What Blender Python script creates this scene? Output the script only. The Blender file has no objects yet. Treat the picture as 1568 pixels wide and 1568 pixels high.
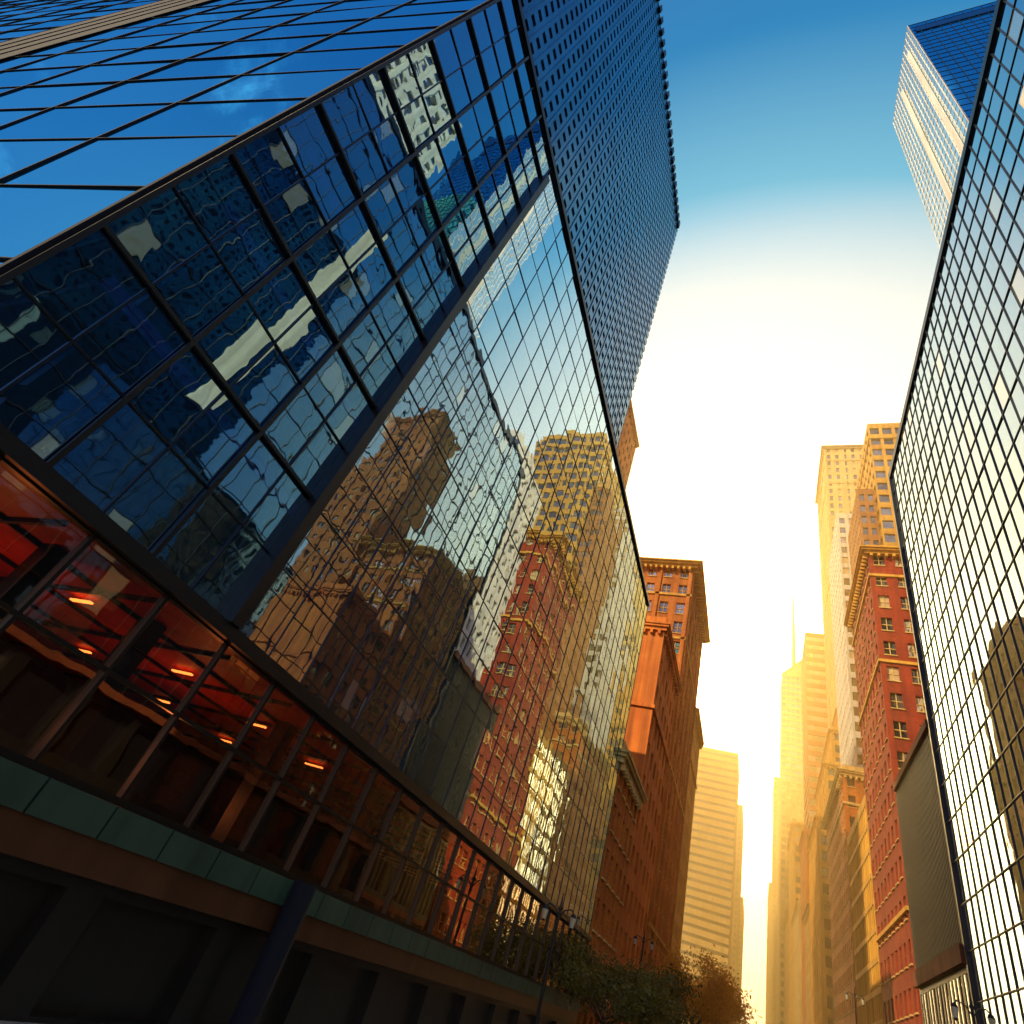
import bpy, math, random
from mathutils import Vector, Matrix
random.seed(7)
scene=bpy.context.scene
Z=Vector((0,0,1))
# ---------------------------------------------------------------- materials
def newmat(name):
    m=bpy.data.materials.new(name); m.use_nodes=True
    nt=m.node_tree; nt.nodes.clear()
    out=nt.nodes.new('ShaderNodeOutputMaterial')
    return m,nt,out
def N(nt,t,**kw):
    n=nt.nodes.new(t)
    for k,v in kw.items():
        if k.startswith('i_'):
            n.inputs[k[2:].replace('_',' ')].default_value=v
        else: setattr(n,k,v)
    return n
def coords(nt):
    tc=N(nt,'ShaderNodeTexCoord'); return tc.outputs['Object']
def wallmat(name,c1,c2,rough=.85,brick=False,mortar=None,bs=1.0,metal=0,streak=.35,transl=0):
    m,nt,out=newmat(name); L=nt.links.new
    co=coords(nt)
    n1=N(nt,'ShaderNodeTexNoise'); n1.inputs['Scale'].default_value=.25 if not transl else .9; n1.inputs['Detail'].default_value=6; n1.inputs['Roughness'].default_value=.65
    L(co,n1.inputs['Vector'])
    mp=N(nt,'ShaderNodeMapping'); mp.inputs['Scale'].default_value=(1.6,1.6,.06); L(co,mp.inputs['Vector'])
    n2=N(nt,'ShaderNodeTexNoise'); n2.inputs['Scale'].default_value=1.0; n2.inputs['Detail'].default_value=4; L(mp.outputs[0],n2.inputs['Vector'])
    mx=N(nt,'ShaderNodeMix',data_type='RGBA'); mx.inputs[6].default_value=(*c1,1); mx.inputs[7].default_value=(*c2,1)
    mr=N(nt,'ShaderNodeMapRange'); mr.inputs['From Min'].default_value=.35; mr.inputs['From Max'].default_value=.65
    L(n1.outputs[0],mr.inputs[0]); L(mr.outputs[0],mx.inputs[0])
    col=mx.outputs[2]
    if brick:
        sp=N(nt,'ShaderNodeSeparateXYZ'); L(co,sp.inputs[0])
        ad=N(nt,'ShaderNodeMath',operation='ADD'); L(sp.outputs[0],ad.inputs[0]); L(sp.outputs[1],ad.inputs[1])
        cb=N(nt,'ShaderNodeCombineXYZ'); L(ad.outputs[0],cb.inputs[0]); L(sp.outputs[2],cb.inputs[1])
        bt=N(nt,'ShaderNodeTexBrick'); bt.inputs['Scale'].default_value=1.6*bs
        bt.inputs['Color1'].default_value=(1,1,1,1); bt.inputs['Color2'].default_value=(.72,.7,.7,1); bt.inputs['Mortar'].default_value=(.55,.55,.55,1)
        bt.inputs['Mortar Size'].default_value=.02; L(cb.outputs[0],bt.inputs['Vector'])
        m3=N(nt,'ShaderNodeMix',data_type='RGBA',blend_type='MULTIPLY'); m3.inputs[0].default_value=1
        L(col,m3.inputs[6]); L(bt.outputs['Color'],m3.inputs[7]); col=m3.outputs[2]
    m2=N(nt,'ShaderNodeMix',data_type='RGBA',blend_type='MULTIPLY'); m2.inputs[0].default_value=1
    r2=N(nt,'ShaderNodeMapRange'); r2.inputs['From Min'].default_value=.3; r2.inputs['From Max'].default_value=.6; r2.inputs['To Min'].default_value=1-streak; r2.inputs['To Max'].default_value=1
    L(n2.outputs[0],r2.inputs[0]); L(col,m2.inputs[6]); L(r2.outputs[0],m2.inputs[7])
    p=N(nt,'ShaderNodeBsdfPrincipled'); p.inputs['Roughness'].default_value=rough; p.inputs['Metallic'].default_value=metal
    L(m2.outputs[2],p.inputs['Base Color'])
    if transl:
        t=N(nt,'ShaderNodeBsdfTranslucent'); L(m2.outputs[2],t.inputs['Color'])
        ms=N(nt,'ShaderNodeMixShader'); ms.inputs[0].default_value=transl; L(p.outputs[0],ms.inputs[1]); L(t.outputs[0],ms.inputs[2]); L(ms.outputs[0],out.inputs[0])
    else: L(p.outputs[0],out.inputs[0])
    return m
def plain(name,c,rough=.5,metal=0):
    return wallmat(name,c,tuple(x*.75 for x in c),rough,metal=metal,streak=.15)
def glassmat(name,dark,tint,f0=.3,bump=.012,bscale=.9,transp=None,rough=.015,power=3.0):
    m,nt,out=newmat(name); L=nt.links.new
    co=coords(nt)
    n1=N(nt,'ShaderNodeTexNoise'); n1.inputs['Scale'].default_value=bscale; n1.inputs['Detail'].default_value=1.5; n1.inputs['Distortion'].default_value=.6
    L(co,n1.inputs['Vector'])
    b=N(nt,'ShaderNodeBump'); b.inputs['Strength'].default_value=1; b.inputs['Distance'].default_value=bump; L(n1.outputs[0],b.inputs['Height'])
    g=N(nt,'ShaderNodeBsdfGlossy'); g.inputs['Color'].default_value=(*tint,1); g.inputs['Roughness'].default_value=rough; L(b.outputs[0],g.inputs['Normal'])
    if transp: d=N(nt,'ShaderNodeBsdfTransparent'); d.inputs['Color'].default_value=(*transp,1)
    else: d=N(nt,'ShaderNodeBsdfDiffuse'); d.inputs['Color'].default_value=(*dark,1)
    lw=N(nt,'ShaderNodeLayerWeight'); lw.inputs['Blend'].default_value=.5
    pw=N(nt,'ShaderNodeMath',operation='POWER'); L(lw.outputs['Facing'],pw.inputs[0]); pw.inputs[1].default_value=power
    mr=N(nt,'ShaderNodeMapRange'); mr.inputs['To Min'].default_value=f0; mr.inputs['To Max'].default_value=1; L(pw.outputs[0],mr.inputs[0])
    mx=N(nt,'ShaderNodeMixShader'); L(mr.outputs[0],mx.inputs[0]); L(d.outputs[0],mx.inputs[1]); L(g.outputs[0],mx.inputs[2])
    L(mx.outputs[0],out.inputs[0]); return m
def emis(name,c,s):
    m,nt,out=newmat(name); e=N(nt,'ShaderNodeEmission'); e.inputs[0].default_value=(*c,1); e.inputs[1].default_value=s
    nt.links.new(e.outputs[0],out.inputs[0]); return m

M={}
M['orange_brick']=wallmat('orange_brick',(.84,.27,.03),(.66,.17,.018),brick=True)
M['red_brick']=wallmat('red_brick',(.5,.06,.015),(.36,.035,.01),brick=True)
M['tan_brick']=wallmat('tan_brick',(.78,.46,.11),(.64,.34,.07),brick=True)
M['brown_brick']=wallmat('brown_brick',(.62,.25,.06),(.46,.16,.035),brick=True)
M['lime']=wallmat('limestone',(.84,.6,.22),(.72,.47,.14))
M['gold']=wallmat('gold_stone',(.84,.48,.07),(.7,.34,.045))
M['white']=wallmat('white_stone',(.84,.82,.74),(.76,.72,.62))
M['render']=wallmat('party_wall_render',(.84,.25,.03),(.68,.16,.02),streak=.5)
M['rust']=wallmat('rust_stone',(.3,.08,.03),(.2,.05,.02))
M['bronze']=plain('bronze_frame',(.02,.018,.016),.35,.3)
M['navy']=plain('navy_steel',(.006,.012,.03),.4,.4)
M['navym']=plain('navy_matt_steel',(.006,.014,.04),.9,0)
M['black']=plain('black_steel',(.01,.011,.014),.4,.2)
M['blackm']=plain('black_matt_steel',(.005,.009,.02),.95,0)
M['rib']=plain('dark_rib',(.022,.022,.026),.45,.3)
M['bluepanel']=wallmat('blue_metal_panel',(.02,.23,.43),(.012,.14,.3),rough=.25,metal=.75,streak=.25)
M['green']=wallmat('green_bronze_fascia',(.05,.11,.08),(.03,.07,.055),rough=.4)
M['darkstone']=wallmat('dark_granite',(.02,.02,.018),(.011,.012,.01),rough=.35)
M['brownpanel']=wallmat('brown_granite',(.12,.055,.025),(.08,.035,.016),rough=.35)
M['asphalt']=wallmat('asphalt',(.05,.05,.052),(.04,.04,.04))
M['pave']=wallmat('pavement',(.3,.29,.27),(.22,.21,.2))
M['paint']=plain('road_paint',(.75,.75,.7),.7)
M['redceil']=wallmat('red_ceiling_panel',(.7,.06,.014),(.55,.032,.009),rough=.5)
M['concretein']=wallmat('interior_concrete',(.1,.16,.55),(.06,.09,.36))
M['g_blue']=glassmat('blue_mirror_glass',(.004,.02,.05),(.68,.88,1.0),.82,bump=.004,bscale=.7)
M['g_side']=glassmat('side_glass',(.004,.03,.09),(.1,.57,.82),.6,bump=.002,bscale=.5)
M['g_side2']=glassmat('side_glass_b',(.004,.03,.09),(.07,.5,.77),.6,bump=.003,bscale=.5)
M['g_near']=glassmat('clear_glass',(0,0,0),(.52,.84,1.0),.48,bump=.006,bscale=.8,transp=(.45,.6,1))
M['g_lobby']=glassmat('lobby_glass',(0,0,0),(1,.86,.66),.2,bump=.004,bscale=.7,transp=(.75,.48,.4),power=1.3)
M['g_right']=glassmat('right_glass',(.004,.012,.03),(.66,.82,.95),.46,bump=.004,bscale=.6,power=2.0)
M['g_rblind']=glassmat('right_glass_blind',(.3,.3,.27),(.85,.9,.92),.4,bump=.004,bscale=.6,power=2.0)
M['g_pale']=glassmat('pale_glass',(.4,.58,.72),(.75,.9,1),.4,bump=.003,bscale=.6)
M['w1']=glassmat('window_dark',(.015,.015,.02),(.8,.85,.9),.18,bump=.01)
M['w2']=glassmat('window_grey',(.07,.06,.05),(.9,.9,.9),.3,bump=.01)
M['w3']=plain('window_blind',(.65,.48,.25),.6)
M['w4']=glassmat('window_bright',(.15,.1,.05),(1,.95,.85),.6,bump=.01)
M['wt']=glassmat('tower_window',(.003,.006,.012),(.3,.45,.6),.12,bump=.003)
M['lit']=emis('lit_lamp_panel',(1,.32,.06),5)
M['redlit']=emis('lit_shop_window',(1,.08,.015),.8)
M['leaf_d']=wallmat('leaf_dark',(.2,.18,.025),(.12,.08,.012),.5,transl=.4)
M['leaf_o']=wallmat('leaf_autumn',(.8,.42,.03),(.55,.24,.02),.5,transl=.45)
M['bark']=wallmat('bark',(.1,.06,.035),(.06,.04,.02))
M['globe']=plain('lamp_glass',(.7,.65,.5),.2)
# ---------------------------------------------------------------- mesh builder
class MB:
    def __init__(s): s.v=[];s.f=[];s.m=[];s.names=[]
    def mi(s,k):
        if k not in s.names: s.names.append(k)
        return s.names.index(k)
    def quad(s,pts,k):
        b=len(s.v); s.v.extend([tuple(p) for p in pts]); s.f.append(tuple(range(b,b+len(pts)))); s.m.append(s.mi(k))
    def box(s,x0,x1,y0,y1,z0,z1,k):
        b=len(s.v)
        s.v.extend([(x0,y0,z0),(x1,y0,z0),(x1,y1,z0),(x0,y1,z0),(x0,y0,z1),(x1,y0,z1),(x1,y1,z1),(x0,y1,z1)])
        i=s.mi(k)
        for f in ((0,3,2,1),(4,5,6,7),(0,1,5,4),(1,2,6,5),(2,3,7,6),(3,0,4,7)):
            s.f.append(tuple(b+q for q in f)); s.m.append(i)
    def obox(s,o,u,n,u0,u1,z0,z1,d0,d1,k):
        P=lambda a,d,z:o+u*a+n*d+Z*z
        b=len(s.v)
        c=[P(u0,d0,z0),P(u1,d0,z0),P(u1,d1,z0),P(u0,d1,z0),P(u0,d0,z1),P(u1,d0,z1),P(u1,d1,z1),P(u0,d1,z1)]
        s.v.extend([tuple(q) for q in c]); i=s.mi(k)
        fl=u.cross(n).dot(Z)<0
        for f in ((0,3,2,1),(4,5,6,7),(0,1,5,4),(1,2,6,5),(2,3,7,6),(3,0,4,7)):
            if fl: f=f[::-1]
            s.f.append(tuple(b+q for q in f)); s.m.append(i)
    def tube(s,p0,p1,r0,r1,k,n=8,cap=False):
        p0=Vector(p0);p1=Vector(p1);d=(p1-p0).normalized()
        a=d.orthogonal().normalized();c=d.cross(a)
        b=len(s.v);i=s.mi(k)
        for p,r in((p0,r0),(p1,r1)):
            for j in range(n):
                t=2*math.pi*j/n; s.v.append(tuple(p+a*math.cos(t)*r+c*math.sin(t)*r))
        for j in range(n):
            s.f.append((b+j,b+(j+1)%n,b+n+(j+1)%n,b+n+j)); s.m.append(i)
        if cap:
            s.f.append(tuple(b+n+j for j in range(n)));s.m.append(i)
    def make(s,name):
        me=bpy.data.meshes.new(name); me.from_pydata(s.v,[],s.f)
        for k in s.names: me.materials.append(M[k])
        me.polygons.foreach_set('material_index',s.m); me.update()
        ob=bpy.data.objects.new(name,me); scene.collection.objects.link(ob); return ob
def facade(mb,o,u,n,W,z0,z1,cw,ch,ww,wh,wall,wins,rec=.3,sill=False,bar=None,lift=.5):
    nx=max(1,round(W/cw)); nz=max(1,round((z1-z0)/ch)); cw=W/nx; ch=(z1-z0)/nz
    fl=u.cross(Z).dot(n)<0
    def q(pts,k):
        if fl: pts=pts[::-1]
        mb.quad(pts,k)
    P=lambda a,z,d=0:o+u*a+Z*z+n*d
    for j in range(nz):
        b0=z0+j*ch; b1=b0+ch; h=ch*wh; w0=b0+(ch-h)*lift; w1=w0+h
        q([P(0,b0),P(W,b0),P(W,w0),P(0,w0)],wall)
        q([P(0,w1),P(W,w1),P(W,b1),P(0,b1)],wall)
        for i in range(nx):
            a0=i*cw;a1=a0+cw;s0=a0+cw*(1-ww)/2;s1=a1-cw*(1-ww)/2
            if ww<.999:
                q([P(a0,w0),P(s0,w0),P(s0,w1),P(a0,w1)],wall)
                q([P(s1,w0),P(a1,w0),P(a1,w1),P(s1,w1)],wall)
                q([P(s0,w0),P(s0,w0,-rec),P(s0,w1,-rec),P(s0,w1)],wall)
                q([P(s1,w0,-rec),P(s1,w0),P(s1,w1),P(s1,w1,-rec)],wall)
            q([P(s0,w0),P(s1,w0),P(s1,w0,-rec),P(s0,w0,-rec)],wall)
            q([P(s0,w1,-rec),P(s1,w1,-rec),P(s1,w1),P(s0,w1)],wall)
            k=random.choice(wins); t=[random.uniform(-.012,.012) for _ in range(4)]
            q([P(s0,w0,-rec+t[0]),P(s1,w0,-rec+t[1]),P(s1,w1,-rec+t[2]),P(s0,w1,-rec+t[3])],k)
            if sill: mb.obox(o,u,n,s0-.08,s1+.08,w0-.14,w0-.003,-.02,.14,sill)
            if bar:
                m=(s0+s1)/2; mb.obox(o,u,n,m-.05,m+.05,w0,w1,-rec+.02,-rec+.1,bar)
                mm=(w0+w1)/2; mb.obox(o,u,n,s0,s1,mm-.05,mm+.05,-rec+.02,-rec+.09,bar)
def curtain(mb,o,u,n,W,z0,z1,pw,ph,glass,mull,mw=.06,md=.08,jit=.006,hw=None):
    nx=max(1,round(W/pw)); nz=max(1,round((z1-z0)/ph)); pw=W/nx; ph=(z1-z0)/nz
    if hw is None: hw=mw
    fl=u.cross(Z).dot(n)<0
    for i in range(nx):
        for j in range(nz):
            a=i*pw;b=z0+j*ph; t=[random.uniform(-jit,jit) for _ in range(3)]; t.append(t[0]+t[2]-t[1])
            pts=[o+u*a+Z*b+n*t[0],o+u*(a+pw)+Z*b+n*t[1],o+u*(a+pw)+Z*(b+ph)+n*t[2],o+u*a+Z*(b+ph)+n*t[3]]
            if fl: pts=pts[::-1]
            mb.quad(pts,random.choice(glass) if isinstance(glass,list) else glass)
    for i in range(nx+1):
        a=i*pw; mb.obox(o,u,n,a-mw/2,a+mw/2,z0,z1,-.05,md,mull)
    for j in range(nz+1):
        b=z0+j*ph; mb.obox(o,u,n,0,W,b-hw/2,b+hw/2,-.048,md-.008,mull)
V=Vector
XP=V((1,0,0)); YP=V((0,1,0))
def building(name,x0,x1,y0,y1,h,side,wall,wins,cw=2.8,ch=3.4,ww=.45,wh=.55,rec=.3,cornice=None,courses=(),coursemat=None,
             sill=False,bar=None,z0=0,mb=None,piers=0,front=True,roofbox=True,make=True,basek=None,blind=False,fcw=None):
    own=mb is None
    if own: mb=MB()
    zb=z0
    if side=='L': o=V((x1,y0,0)); n=XP
    else: o=V((x0,y0,0)); n=-XP
    facade(mb,o,YP,n,y1-y0,zb,h,cw,ch,ww,wh,wall,wins,rec,sill,bar)
    if blind: mb.quad([(x0,y0,zb),(x1,y0,zb),(x1,y0,h),(x0,y0,h)],wall)
    else: facade(mb,V((x0,y0,0)),XP,-YP,x1-x0,zb,h,fcw or cw,ch,ww,wh,wall,wins,rec,sill,bar)
    mb.quad([(x1,y1,zb),(x0,y1,zb),(x0,y1,h),(x1,y1,h)],wall)
    if side=='L': mb.quad([(x0,y1,zb),(x0,y0,zb),(x0,y0,h),(x0,y1,h)],wall)
    else: mb.quad([(x1,y0,zb),(x1,y1,zb),(x1,y1,h),(x1,y0,h)],wall)
    mb.quad([(x0,y0,h),(x1,y0,h),(x1,y1,h),(x0,y1,h)],wall)
    ck=coursemat or wall
    def ring(z,t,p):
        mb.box(x0-p,x1+p,y0-p,y0+.25,z,z+t,ck); mb.box(x0-p,x1+p,y1-.25,y1+p,z,z+t,ck)
        mb.box(x0-p,x0+.25,y0+.25,y1-.25,z,z+t,ck); mb.box(x1-.25,x1+p,y0+.25,y1-.25,z,z+t,ck)
    ring(h+.003,1.0,.02)
    if cornice:
        ring(h-1.0,.45,cornice*.45); ring(h-.547,.3,cornice*.8); ring(h-.244,.24,cornice)
        L=y1-y0; k=int(L/.9); xx=x1 if side=='L' else x0; nn=n
        for i in range(k):
            a=i*L/k; mb.obox(V((xx,y0,0)),YP,nn,a+.2,a+.55,h-1.5,h-1.003,.0,cornice*.6,ck)
        L=x1-x0; k=int(L/.9)
        for i in range(k):
            a=i*L/k; mb.obox(V((x0,y0,0)),XP,-YP,a+.2,a+.55,h-1.5,h-1.003,.0,cornice*.6,ck)
    for c in courses: ring(c,.4,.22)
    if piers:
        L=y1-y0; k=max(1,round(L/piers))
        for i in range(k+1):
            a=min(max(i*L/k,.3),L-.3); mb.obox(o,YP,n,a-.3,a+.3,zb,h-1.6,.004,.22,wall)
        if not blind:
            L=x1-x0; k=max(1,round(L/piers))
            for i in range(k+1):
                a=min(max(i*L/k,.3),L-.3); mb.obox(V((x0,y0,0)),XP,-YP,a-.3,a+.3,zb,h-1.6,.004,.22,wall)
    if roofbox:
        w=x1-x0;l=y1-y0
        mb.box(x0+w*.3,x0+w*.65,y0+l*.3,y0+l*.7,h,h+3.2,wall)
    if own and make: return mb.make(name)
    return mb
# ---------------------------------------------------------------- left glass office (podium + tower)
E=3.1; D=11.0; F=50.0; NC=1.15
mb=MB()
o=V((-D,0,0))
o1=V((-D,NC,0))
facade(mb,o1,YP,XP,F-NC,0,2.15,4.0,2.15,.8,.8,'darkstone',['w1','redlit','w1','w1'],.4)
mb.obox(o1,YP,XP,0,F-NC,2.152,2.7,-.3,.22,'brownpanel')
for i in range(33):
    mb.obox(o1,YP,XP,i*1.48+.02,i*1.48+1.45,2.705,3.25,.0,.3,'green')
mb.obox(o1,YP,XP,0,F-NC,3.255,3.35,-.2,.12,'bronze')
curtain(mb,o1,YP,XP,F-NC,3.35,6.7,1.9,1.68,'g_lobby','bronze',.07,.1,.004)
mb.obox(o1,YP,XP,0,F-NC,6.7,7.0,-.2,.3,'black')
P1=8.33
curtain(mb,o1,YP,XP,P1-NC,7.0,35.5,1.2,1.9,'g_near','navy',.04,.05,.010)
for i,a in enumerate((0,2.4,4.8)): mb.obox(o1,YP,XP,a-.05,a+.05,7.0,35.5,.055,.13,'black')
for j in range(8): mb.obox(o1,YP,XP,0,P1-NC,7.0+j*3.8-.045,7.0+j*3.8+.045,.05,.12,'black')
mb.obox(o,YP,XP,P1-.17,P1+.17,7.0,33.8,-.1,.38,'black')
curtain(mb,V((-D,P1+.17,0)),YP,XP,F-P1-.17,7.0,35.6,1.45,1.9,'g_blue','navy',.026,.03,.009)
mb.obox(o1,YP,XP,0,F-NC,35.6,35.95,-.1,.16,'navy')
mb.quad([(-D,F,0),(-28,F,0),(-28,F,35.6),(-D,F,35.6)],'bronze')
mb.quad([(-D,29,35.7),(-D,F,35.7),(-28,F,35.7),(-28,29,35.7)],'bronze')
TY=29.0; TZ=78.0
facade(mb,V((-D,NC,0)),YP,XP,TY-NC,35.95,TZ-1.2,.9,1.2,.5,.42,'bluepanel',['wt'],.26)
for i in range(31): mb.obox(o1,YP,XP,i*.8984-.035+.04,i*.8984+.035+.04,36,TZ-1.3,.003,.05,'bluepanel')
for j in range(35): mb.obox(V((-D,TY,0)),-XP,YP,.0,.5,36+j*1.2,36.6+j*1.2,.0,.22,'navy')
for i in range(31): mb.obox(o1,YP,XP,i*.9+.2,i*.9+.65,TZ-1.1,TZ+.25,-.2,.25,'navy')
mb.obox(o1,YP,XP,0,TY-NC,TZ-1.2,TZ-.0,-.3,-.003,'navy')
mb.quad([(-D,TY,35.7),(-27,TY,35.7),(-27,TY,TZ),(-D,TY,TZ)],'bluepanel')
mb.quad([(-27,TY,0),(-27,NC,0),(-27,NC,TZ),(-27,TY,TZ)],'bluepanel')
mb.quad([(-D,NC,TZ),(-D,TY,TZ),(-27,TY,TZ),(-27,NC,TZ)],'bronze')
du=V((-1,-.21,0)).normalized(); dn=V((.21,-1,0)).normalized()
c0=V((-D,NC,0))
curtain(mb,c0,du,dn,78,0,TZ,4.9,3.1,['g_side','g_side','g_side2'],'blackm',.05,.045,.012,hw=.03)
mb.obox(c0,du,dn,22.5,28.5,0,TZ,.047,.08,'blackm')
for a in (24,25.5,27): mb.obox(c0,du,dn,a-.06,a+.06,0,TZ,.082,.12,'navym')
mb.obox(c0,du,dn,-.0,.1,0,TZ,.048,.14,'blackm')
# interior
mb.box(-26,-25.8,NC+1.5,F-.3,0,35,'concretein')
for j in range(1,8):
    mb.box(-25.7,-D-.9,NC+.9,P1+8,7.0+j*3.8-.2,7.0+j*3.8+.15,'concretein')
mb.box(-25.7,-D-.25,NC+.3,F-.4,6.75,7.0,'redceil')
for i in range(20):
    mb.box(-25.5,-D-.5,NC+1+i*2.45,NC+1.08+i*2.45,6.65,6.747,'black')
for xx in (-13.5,-16,-18.5,-21):
    mb.box(xx-.04,xx+.04,NC+.5,F-.5,6.66,6.746,'black')
mb.box(-25.7,-D-.3,NC+.3,F-.4,0,3.2,'darkstone')
for yy in (3.0,5.6,8.3,14,20,26,32,38,44):
    mb.box(-13.4,-12.9,yy-.22,yy+.22,3.2,6.74,'black')
    if yy<9: mb.box(-12.9,-12.5,yy-.18,yy+.18,7.0,35.4,'black')
for j in range(7):
    z=7.2+j*3.8
    mb.tube((-12.6,1.8,z),(-12.6,5.2,z+3.6),.14,.14,'navy',6); mb.tube((-12.6,8.2,z),(-12.6,5.2,z+3.6),.14,.14,'navy',6)
    mb.tube((-15.5,3,z+.4),(-13,8,z+.4),.1,.1,'concretein',6)
for i in range(5):
    for xx in (-14.8,-19.5):
        mb.box(xx-.4,xx+.4,4+i*3.5-.05,4+i*3.5+.05,6.60,6.64,'lit')
mb.tube((-D+.55,14.6,0),(-D+.55,14.6,3.3),.3,.3,'blackm',16)
mb.make('glass_office_tower')
# ---------------------------------------------------------------- right glass office
mb=MB(); R=14.0; RY=58.4; RT=63.0
o=V((R,-6,0))
curtain(mb,o,YP,-XP,RY+6,8.5,RT,1.5,2.9,['g_right']*24+['g_rblind'],'black',.045,.07,.009,hw=.06)
mb.obox(o,YP,-XP,20.0,21.7,26,53.5,.0,.12,'white')  # added white strip, out of view, meant to mirror as a streak in the left glass
mb.obox(o,YP,-XP,-.0,RY+6,RT,RT+.9,-.3,.2,'navy')
mb.obox(o,YP,-XP,RY+6-.35,RY+6,8.5,RT+.9,-.3,.22,'black')
facade(mb,o,YP,-XP,RY+6,0,8.3,4,4.1,.8,.8,'darkstone',['w1','w1','w2'],.5)
mb.obox(o,YP,-XP,0,RY+6,8.3,8.7,-.3,.4,'rust')
mb.quad([(R,RY,0),(28,RY,0),(28,RY,RT),(R,RY,RT)],'navy')
mb.quad([(R,-6,0),(28,-6,0),(28,-6,RT),(R,-6,RT)],'navy')
mb.quad([(28,-6,0),(28,RY,0),(28,RY,RT),(28,-6,RT)],'navy')
mb.quad([(R,-6,RT),(28,-6,RT),(28,RY,RT),(R,RY,RT)],'navy')
mb.make('grid_glass_office')
# ribbed low building
mb=MB()
o=V((R,58.7,0)); W=17.3
mb.box(R+.05,30,58.7,76,0,31.5,'black')
for i in range(40):
    mb.obox(o,YP,-XP,i*W/39-.05 if i else 0,i*W/39+.05,14.8,31.2,.0,.1,'rib')
mb.obox(o,YP,-XP,0,W,31.2,31.9,-.3,.32,'rust')
mb.obox(o,YP,-XP,0,W,13.6,14.8,-.2,.4,'rust')
facade(mb,V((R-.02,58.7,0)),YP,-XP,W,5,13.6,1.1,8.6,.6,.9,'black',['w1','w2'],.05)
facade(mb,V((R-.02,58.7,0)),YP,-XP,W,0,5,4,5,.8,.8,'rust',['w1','redlit'],.05)
mb.make('ribbed_facade_building')
# ---------------------------------------------------------------- right side street wall
building('red_brick_building',R,30,77,97,67,'R','red_brick',['w1','w1','w2','w4','w3'],2.6,3.7,.5,.55,cornice=1.1,courses=(62,48,20),coursemat='gold',sill='lime',bar='lime')
building('white_stone_office',19,32,60,76.5,76,'R','white',['w1','w2','w4'],1.9,3.0,.62,.6)
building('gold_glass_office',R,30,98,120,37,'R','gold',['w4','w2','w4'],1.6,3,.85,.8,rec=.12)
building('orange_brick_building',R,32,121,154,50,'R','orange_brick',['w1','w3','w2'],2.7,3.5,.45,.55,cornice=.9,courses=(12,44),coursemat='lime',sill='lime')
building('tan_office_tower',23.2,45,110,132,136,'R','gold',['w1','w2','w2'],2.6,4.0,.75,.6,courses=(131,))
building('brown_office_tower',19.6,23.1,112,130,114,'R','brown_brick',['w1','w2'],1.7,3.6,.6,.6,roofbox=False)
building('white_slab_tower',18.2,30,136,160,128,'R','white',['w4','w2','w3'],2.4,3.6,.6,.6)
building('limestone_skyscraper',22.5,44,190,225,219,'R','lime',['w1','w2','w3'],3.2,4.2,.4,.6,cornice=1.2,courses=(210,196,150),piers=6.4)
mb=MB()
for (x0,y0,h0,h1) in ((14,176,0,58),(16.4,178,58,73),(18.6,180,73,84),(21,183,84,92)):
    building('',x0,44,y0,206,h1,'R','gold',['w1','w2','w1'],3,3.6,.5,.62,z0=h0,mb=mb,cornice=.7,roofbox=False,piers=6)
mb.make('stepped_setback_building')
building('striped_office_tower',18,32,260,290,165,'R','orange_brick',['w3','w4'],3,4.4,1.0,.55)
mb=MB()
building('',13,28,420,450,228,'R','lime',['w4','w2'],3,4.2,.8,.6,mb=mb,roofbox=False)
mb.quad([(13,420,229),(28,420,229),(28,420,244)],'lime'); mb.quad([(13,450,229),(28,450,244),(28,450,229)],'lime')
mb.quad([(13,420,229),(28,420,244),(28,450,244),(13,450,229)],'w4'); mb.quad([(28,420,229),(28,450,229),(28,450,244),(28,420,244)],'lime')
mb.tube((21.5,427,230),(21.5,427,275),1.6,1.0,'lime',8); mb.tube((21.5,427,275),(21.5,427,313),1.0,.15,'lime',8)
mb.make('spire_skyscraper')
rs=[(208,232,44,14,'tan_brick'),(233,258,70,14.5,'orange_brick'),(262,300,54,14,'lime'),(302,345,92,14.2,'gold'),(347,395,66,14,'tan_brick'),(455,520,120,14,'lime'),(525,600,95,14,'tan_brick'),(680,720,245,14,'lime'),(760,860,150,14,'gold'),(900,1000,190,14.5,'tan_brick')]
for (a,b,h,x,m) in rs:
    building('row_building',x,x+22,a,b,h,'R',m,['w1','w2','w3'],3.4,4,.5,.55,cornice=.8 if a<400 else None)
# tall glass tower top right
mb=MB()
x0,x1,y0,y1,h=17,32,24,36.4,123.6
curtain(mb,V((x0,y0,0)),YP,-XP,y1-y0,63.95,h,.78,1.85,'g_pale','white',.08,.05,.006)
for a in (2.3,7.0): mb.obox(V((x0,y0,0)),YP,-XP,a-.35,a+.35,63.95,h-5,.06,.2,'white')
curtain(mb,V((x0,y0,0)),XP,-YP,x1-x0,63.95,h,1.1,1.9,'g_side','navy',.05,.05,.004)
mb.box(x0+.3,x1,y0+.3,y1,63.95,h-.1,'navy')
mb.obox(V((x0,y0,0)),XP,-YP,.5,x1-x0,h-5,h-2.8,.06,.1,'wt')
mb.make('pale_glass_skyscraper')
mb=MB()
building('',30,46,2,20,110,'R','white',['w1','w2'],2.4,3.6,.55,.5,mb=mb,piers=4.8)
mb.make('cream_apartment_tower')
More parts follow.
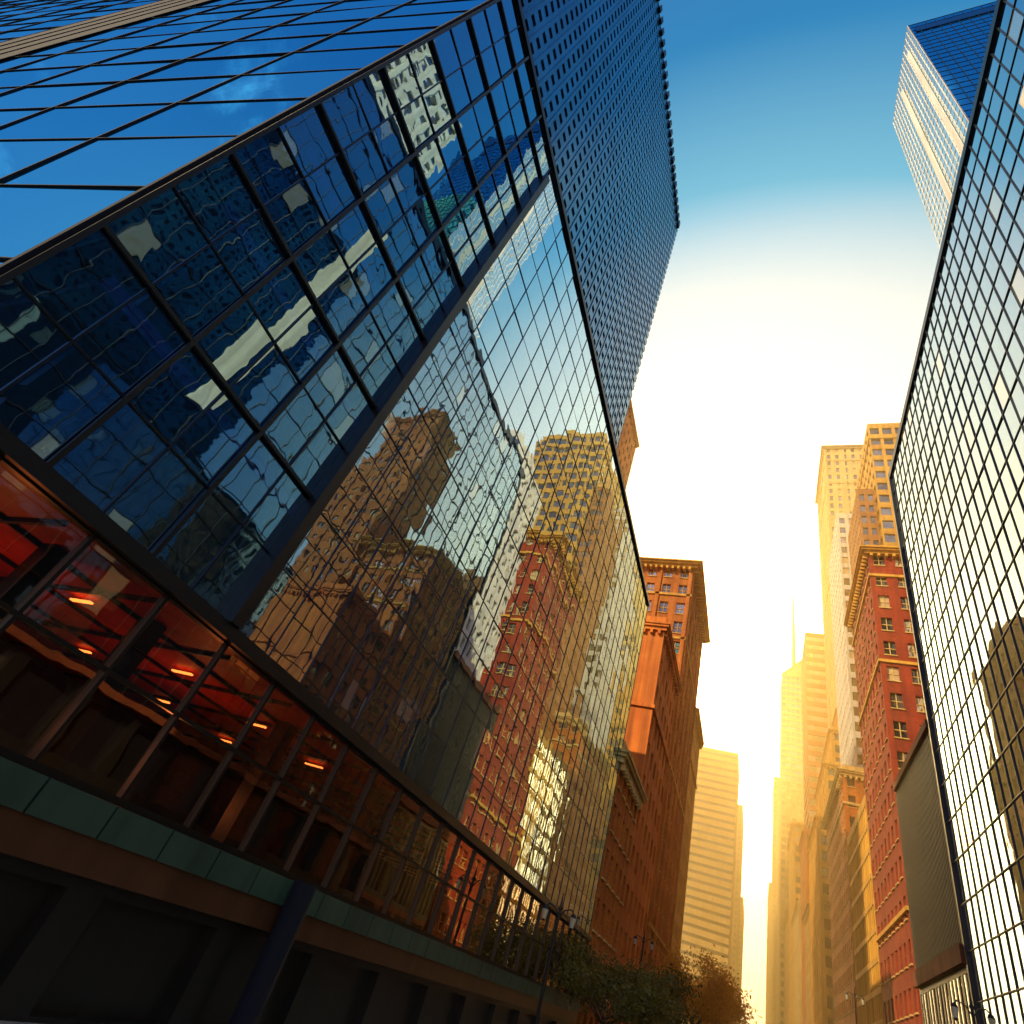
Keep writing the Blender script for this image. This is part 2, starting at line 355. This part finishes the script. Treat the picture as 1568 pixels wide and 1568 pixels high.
# ---------------------------------------------------------------- left side beyond the podium
building('low_orange_brick_building',-30,-D,50.3,61.7,20.6,'L','orange_brick',['w1','w2','w4'],2.2,3.3,.5,.6,cornice=.7,courses=(5,),coursemat='lime',sill='lime',bar='black')
building('rendered_party_wall_building',-30,-D-.1,62,78.6,41,'L','render',['w1','w2','w4'],2.7,3.5,.5,.55,cornice=.6,courses=(6,30),blind=True)
building('corniced_brick_building',-32,-D,79,102,63.5,'L','orange_brick',['w1','w2','w4','w1'],2.5,3.6,.5,.6,cornice=1.5,courses=(57,49,30,12),coursemat='gold',sill='gold',piers=5,bar='gold')
building('ochre_brick_building',-30,-D,103,118,49,'L','gold',['w1','w2'],2.6,3.6,.45,.55,cornice=.8,courses=(40,))
building('brown_apartment_tower',-48,-30,78,92,110,'L','orange_brick',['w1','w2','w3'],2.4,3.3,.45,.5,cornice=.6)
building('brown_brick_tower',-40,-15.6,119,142,85,'L','brown_brick',['w1','w2','w4'],2.2,3.4,.5,.6,courses=(78,60))
building('terrace_building',-34,-15,143,176,13,'L','brown_brick',['w1','w2'],2.8,3.6,.5,.55,cornice=.6)
building('slab_office_tower',-41,-D-.3,350,385,136,'L','lime',['w1','w2','w1'],3.2,3.9,1.0,.38)
building('row_building',-40,-D,500,560,154,'L','tan_brick',['w1','w2'],3.4,4,.5,.55)
building('row_building',-40,-D+.5,650,740,120,'L','lime',['w1','w2'],3.4,4,.5,.55)
# ---------------------------------------------------------------- ground, road
def sheet(name,x0,x1,y0,y1,z,k):
    m=MB(); m.quad([(x0,y0,z),(x1,y0,z),(x1,y1,z),(x0,y1,z)],k); return m.make(name)
sheet('ground',-4000,4000,-4000,6000,-.02,'asphalt')
sheet('road',-6.2,9,-60,1400,.0,'asphalt')
m=MB(); m.box(-D-.5,-6.2,-60,1400,0,.14,'pave'); m.make('pavement')
m=MB(); m.box(9,R+.5,-60,1400,0,.14,'pave'); m.make('pavement')
m=MB()
for i in range(120): m.quad([(-1.2,-50+i*9,.006),(-1.08,-50+i*9,.006),(-1.08,-47+i*9,.006),(-1.2,-47+i*9,.006)],'paint')
for i in range(120): m.quad([(3.9,-50+i*9,.006),(4.02,-50+i*9,.006),(4.02,-47+i*9,.006),(3.9,-47+i*9,.006)],'paint')
m.make('road_markings')
# ---------------------------------------------------------------- trees
def tree(x,y,h,r,leaf,n,ls):
    m=MB(); rn=random.Random(int(x*31+y))
    th=h*.42
    m.tube((x,y,.1),(x+.1,y,th),h*.022,h*.014,'bark',9)
    tips=[]
    for i in range(9):
        a=i*2.4+rn.random(); e=rn.uniform(.35,1.2)
        d=V((math.cos(a)*math.cos(e),math.sin(a)*math.cos(e),math.sin(e)))
        p0=V((x+.1,y,th*rn.uniform(.75,1))); p1=p0+d*(h-th)*rn.uniform(.55,.85)
        m.tube(p0,p1,h*.008,h*.003,'bark',6)
        tips.append(p1)
        for k in range(3):
            p2=p1+V((rn.uniform(-1,1),rn.uniform(-1,1),rn.uniform(-.3,.9)))*r*.4
            m.tube(p0.lerp(p1,rn.uniform(.5,.95)),p2,h*.0035,h*.0015,'bark',5); tips.append(p2)
    for i in range(n):
        c=rn.choice(tips); q=V((rn.gauss(0,1),rn.gauss(0,1),rn.gauss(0,.75)))*r*.2
        p=c+q; a=V((rn.uniform(-1,1),rn.uniform(-1,1),rn.uniform(-1,1))).normalized(); b=a.orthogonal().normalized()
        s=ls*rn.uniform(.6,1.3)
        m.quad([p-a*s,p+b*s*.5,p+a*s,p-b*s*.5],leaf)
    return m.make('street_tree')
tree(-8.2,45,7.2,2.7,'leaf_d',7000,.12)
tree(-7.6,54,7.6,2.7,'leaf_d',6000,.13)
tree(-7.0,98,15.0,4.6,'leaf_o',11000,.2)
tree(-8.2,128,14,4.2,'leaf_o',6000,.22)
tree(-8.4,150,12,4,'leaf_o',4000,.25)
# ---------------------------------------------------------------- street lamps
def lamp(x,y,h,sx):
    m=MB()
    m.tube((x,y,.14),(x,y,.9),.2,.13,'black',12); m.tube((x,y,.9),(x,y,h-.9),.09,.06,'black',12)
    for s in (-1,1):
        pts=[(x,y,h-1.3),(x+s*.25,y,h-.95),(x+s*.55,y,h-.85),(x+s*.7,y,h-1.0)]
        for a,b in zip(pts,pts[1:]): m.tube(a,b,.035,.03,'black',8)
        m.tube((x+s*.7,y,h-1.0),(x+s*.7,y,h-1.15),.1,.16,'black',12,True)
        m.tube((x+s*.7,y,h-1.15),(x+s*.7,y,h-1.55),.15,.09,'globe',12,True)
        m.tube((x+s*.7,y,h-1.55),(x+s*.7,y,h-1.65),.09,.02,'black',12)
    m.tube((x,y,h-.9),(x,y,h-.3),.06,.02,'black',10)
    m.tube((x,y,h-1.0),(x,y,h-.88),.11,.11,'black',10,True)
    m.make('street_lamp')
lamp(-8.5,59.5,9.8,1); lamp(-8.6,32,7.2,1); lamp(9.4,82,13.2,-1); lamp(9.4,40,9.5,-1)
# ---------------------------------------------------------------- haze (real volume)
hz,nt,out=newmat('street_haze')
HC=(1,.72,.3,1); HD=.0036
vs=N(nt,'ShaderNodeVolumeScatter'); vs.inputs['Color'].default_value=HC; vs.inputs['Density'].default_value=HD; vs.inputs['Anisotropy'].default_value=.68
va=N(nt,'ShaderNodeVolumeAbsorption'); va.inputs['Color'].default_value=HC; va.inputs['Density'].default_value=HD
ad=N(nt,'ShaderNodeAddShader'); nt.links.new(vs.outputs[0],ad.inputs[0]); nt.links.new(va.outputs[0],ad.inputs[1])
nt.links.new(ad.outputs[0],out.inputs['Volume'])
M['haze']=hz
m=MB(); m.box(-90,90,56,760,-1,150,'haze'); m.make('haze')
# ---------------------------------------------------------------- sun + world
sd=V((-.55,-.62,.56)).normalized()
el=math.asin(sd.z); az=math.atan2(sd.x,sd.y)
sl=bpy.data.lights.new('sun','SUN'); sl.energy=5; sl.angle=math.radians(.5); sl.color=(1,.76,.42)
so=bpy.data.objects.new('sun',sl); scene.collection.objects.link(so); so.rotation_euler=sd.to_track_quat('Z','Y').to_euler()
w=bpy.data.worlds.new('World'); scene.world=w; w.use_nodes=True; nt=w.node_tree; nt.nodes.clear(); L=nt.links.new
out=N(nt,'ShaderNodeOutputWorld')
sky=N(nt,'ShaderNodeTexSky',sky_type='NISHITA'); sky.sun_disc=False; sky.sun_elevation=el; sky.sun_rotation=az
b1=N(nt,'ShaderNodeBackground'); b1.inputs[1].default_value=.05; L(sky.outputs[0],b1.inputs[0])
tc=N(nt,'ShaderNodeTexCoord')
gd=V((-.05,.9,.42)).normalized()
dp=N(nt,'ShaderNodeVectorMath',operation='DOT_PRODUCT'); dp.inputs[1].default_value=gd; L(tc.outputs['Generated'],dp.inputs[0])
mr=N(nt,'ShaderNodeMapRange'); mr.inputs['From Min'].default_value=-1; L(dp.outputs['Value'],mr.inputs[0])
cr=N(nt,'ShaderNodeValToRGB'); L(mr.outputs[0],cr.inputs[0])
pts=[(180,(.01,.1,.3)),(120,(.004,.1,.35)),(90,(.002,.115,.38)),(65,(.0,.11,.34)),(56,(.0,.19,.42)),(46,(.19,.5,.62)),(38,(.88,.96,.9)),(28,(1.7,1.6,1.25)),(0,(3.2,2.5,1.3))]
S=3.2; e=cr.color_ramp.elements
def pos(a): return (math.cos(math.radians(a))+1)/2
e[0].position=0; e[1].position=1
for i,(a,c) in enumerate(pts):
    el_=e[0] if a==180 else (e[-1] if a==0 else e.new(pos(a)))
    el_.color=(c[0]/S,c[1]/S,c[2]/S,1)
b2=N(nt,'ShaderNodeBackground'); b2.inputs[1].default_value=S; L(cr.outputs[0],b2.inputs[0])
sx=N(nt,'ShaderNodeSeparateXYZ'); L(tc.outputs['Generated'],sx.inputs[0])
mz=N(nt,'ShaderNodeMapRange',interpolation_type='SMOOTHSTEP'); mz.inputs['From Min'].default_value=.0; mz.inputs['From Max'].default_value=.4; mz.inputs['To Min'].default_value=1.3; mz.inputs['To Max'].default_value=0; L(sx.outputs[2],mz.inputs[0])
b3=N(nt,'ShaderNodeBackground'); b3.inputs[0].default_value=(1,.5,.16,1); L(mz.outputs[0],b3.inputs[1])
# bright aureole low over the end of the street
gc=V((-.03,.93,.30)).normalized()
d2=N(nt,'ShaderNodeVectorMath',operation='DOT_PRODUCT'); d2.inputs[1].default_value=gc; L(tc.outputs['Generated'],d2.inputs[0])
mm=N(nt,'ShaderNodeMath',operation='MAXIMUM'); mm.inputs[1].default_value=0; L(d2.outputs['Value'],mm.inputs[0])
pw=N(nt,'ShaderNodeMath',operation='POWER'); pw.inputs[1].default_value=30; L(mm.outputs[0],pw.inputs[0])
ml=N(nt,'ShaderNodeMath',operation='MULTIPLY'); ml.inputs[1].default_value=38; L(pw.outputs[0],ml.inputs[0])
b4=N(nt,'ShaderNodeBackground'); b4.inputs[0].default_value=(1,.72,.32,1); L(ml.outputs[0],b4.inputs[1])
# unseen thin clouds, added behind the camera to vary the side wall's reflections
nc=N(nt,'ShaderNodeTexNoise'); nc.inputs['Scale'].default_value=5; nc.inputs['Detail'].default_value=6; nc.inputs['Roughness'].default_value=.6; nc.inputs['Distortion'].default_value=.5; L(tc.outputs['Generated'],nc.inputs['Vector'])
c1=N(nt,'ShaderNodeMapRange',interpolation_type='SMOOTHSTEP'); c1.inputs['From Min'].default_value=.52; c1.inputs['From Max'].default_value=.75; L(nc.outputs[0],c1.inputs[0])
c2=N(nt,'ShaderNodeMapRange',interpolation_type='SMOOTHSTEP'); c2.inputs['From Min'].default_value=-.02; c2.inputs['From Max'].default_value=-.35; L(sx.outputs[1],c2.inputs[0])
c3=N(nt,'ShaderNodeMath',operation='MULTIPLY'); L(c1.outputs[0],c3.inputs[0]); L(c2.outputs[0],c3.inputs[1])
b5=N(nt,'ShaderNodeBackground'); b5.inputs[0].default_value=(.8,.85,.9,1); L(c3.outputs[0],b5.inputs[1])
def add(a,b):
    s=N(nt,'ShaderNodeAddShader'); L(a.outputs[0],s.inputs[0]); L(b.outputs[0],s.inputs[1]); return s
L(add(add(add(add(b1,b2),b3),b4),b5).outputs[0],out.inputs[0])
# ---------------------------------------------------------------- lobby lamps (lit in the photo)
for y in (5,12):
    l=bpy.data.lights.new('lobby_lamp','POINT'); l.energy=100; l.color=(1,.34,.09); l.shadow_soft_size=.3
    ob=bpy.data.objects.new('lobby_lamp',l); ob.location=(-15.5,y,4.3); scene.collection.objects.link(ob)
# ---------------------------------------------------------------- camera
r=V((.90984,.28819,.29866)); d=V((.02594,.67874,-.73384)); f=V((-.41417,.67559,.61011))
mt=Matrix(((r.x,-d.x,-f.x,0),(r.y,-d.y,-f.y,0),(r.z,-d.z,-f.z,E),(0,0,0,1)))
cam=bpy.data.cameras.new('camera'); cam.lens=19.7; cam.sensor_width=36; cam.clip_end=9000; cam.clip_start=.05
co=bpy.data.objects.new('camera',cam); scene.collection.objects.link(co); co.matrix_world=mt
scene.camera=co
scene.view_settings.view_transform='Standard'; scene.view_settings.look='None'; scene.view_settings.exposure=0
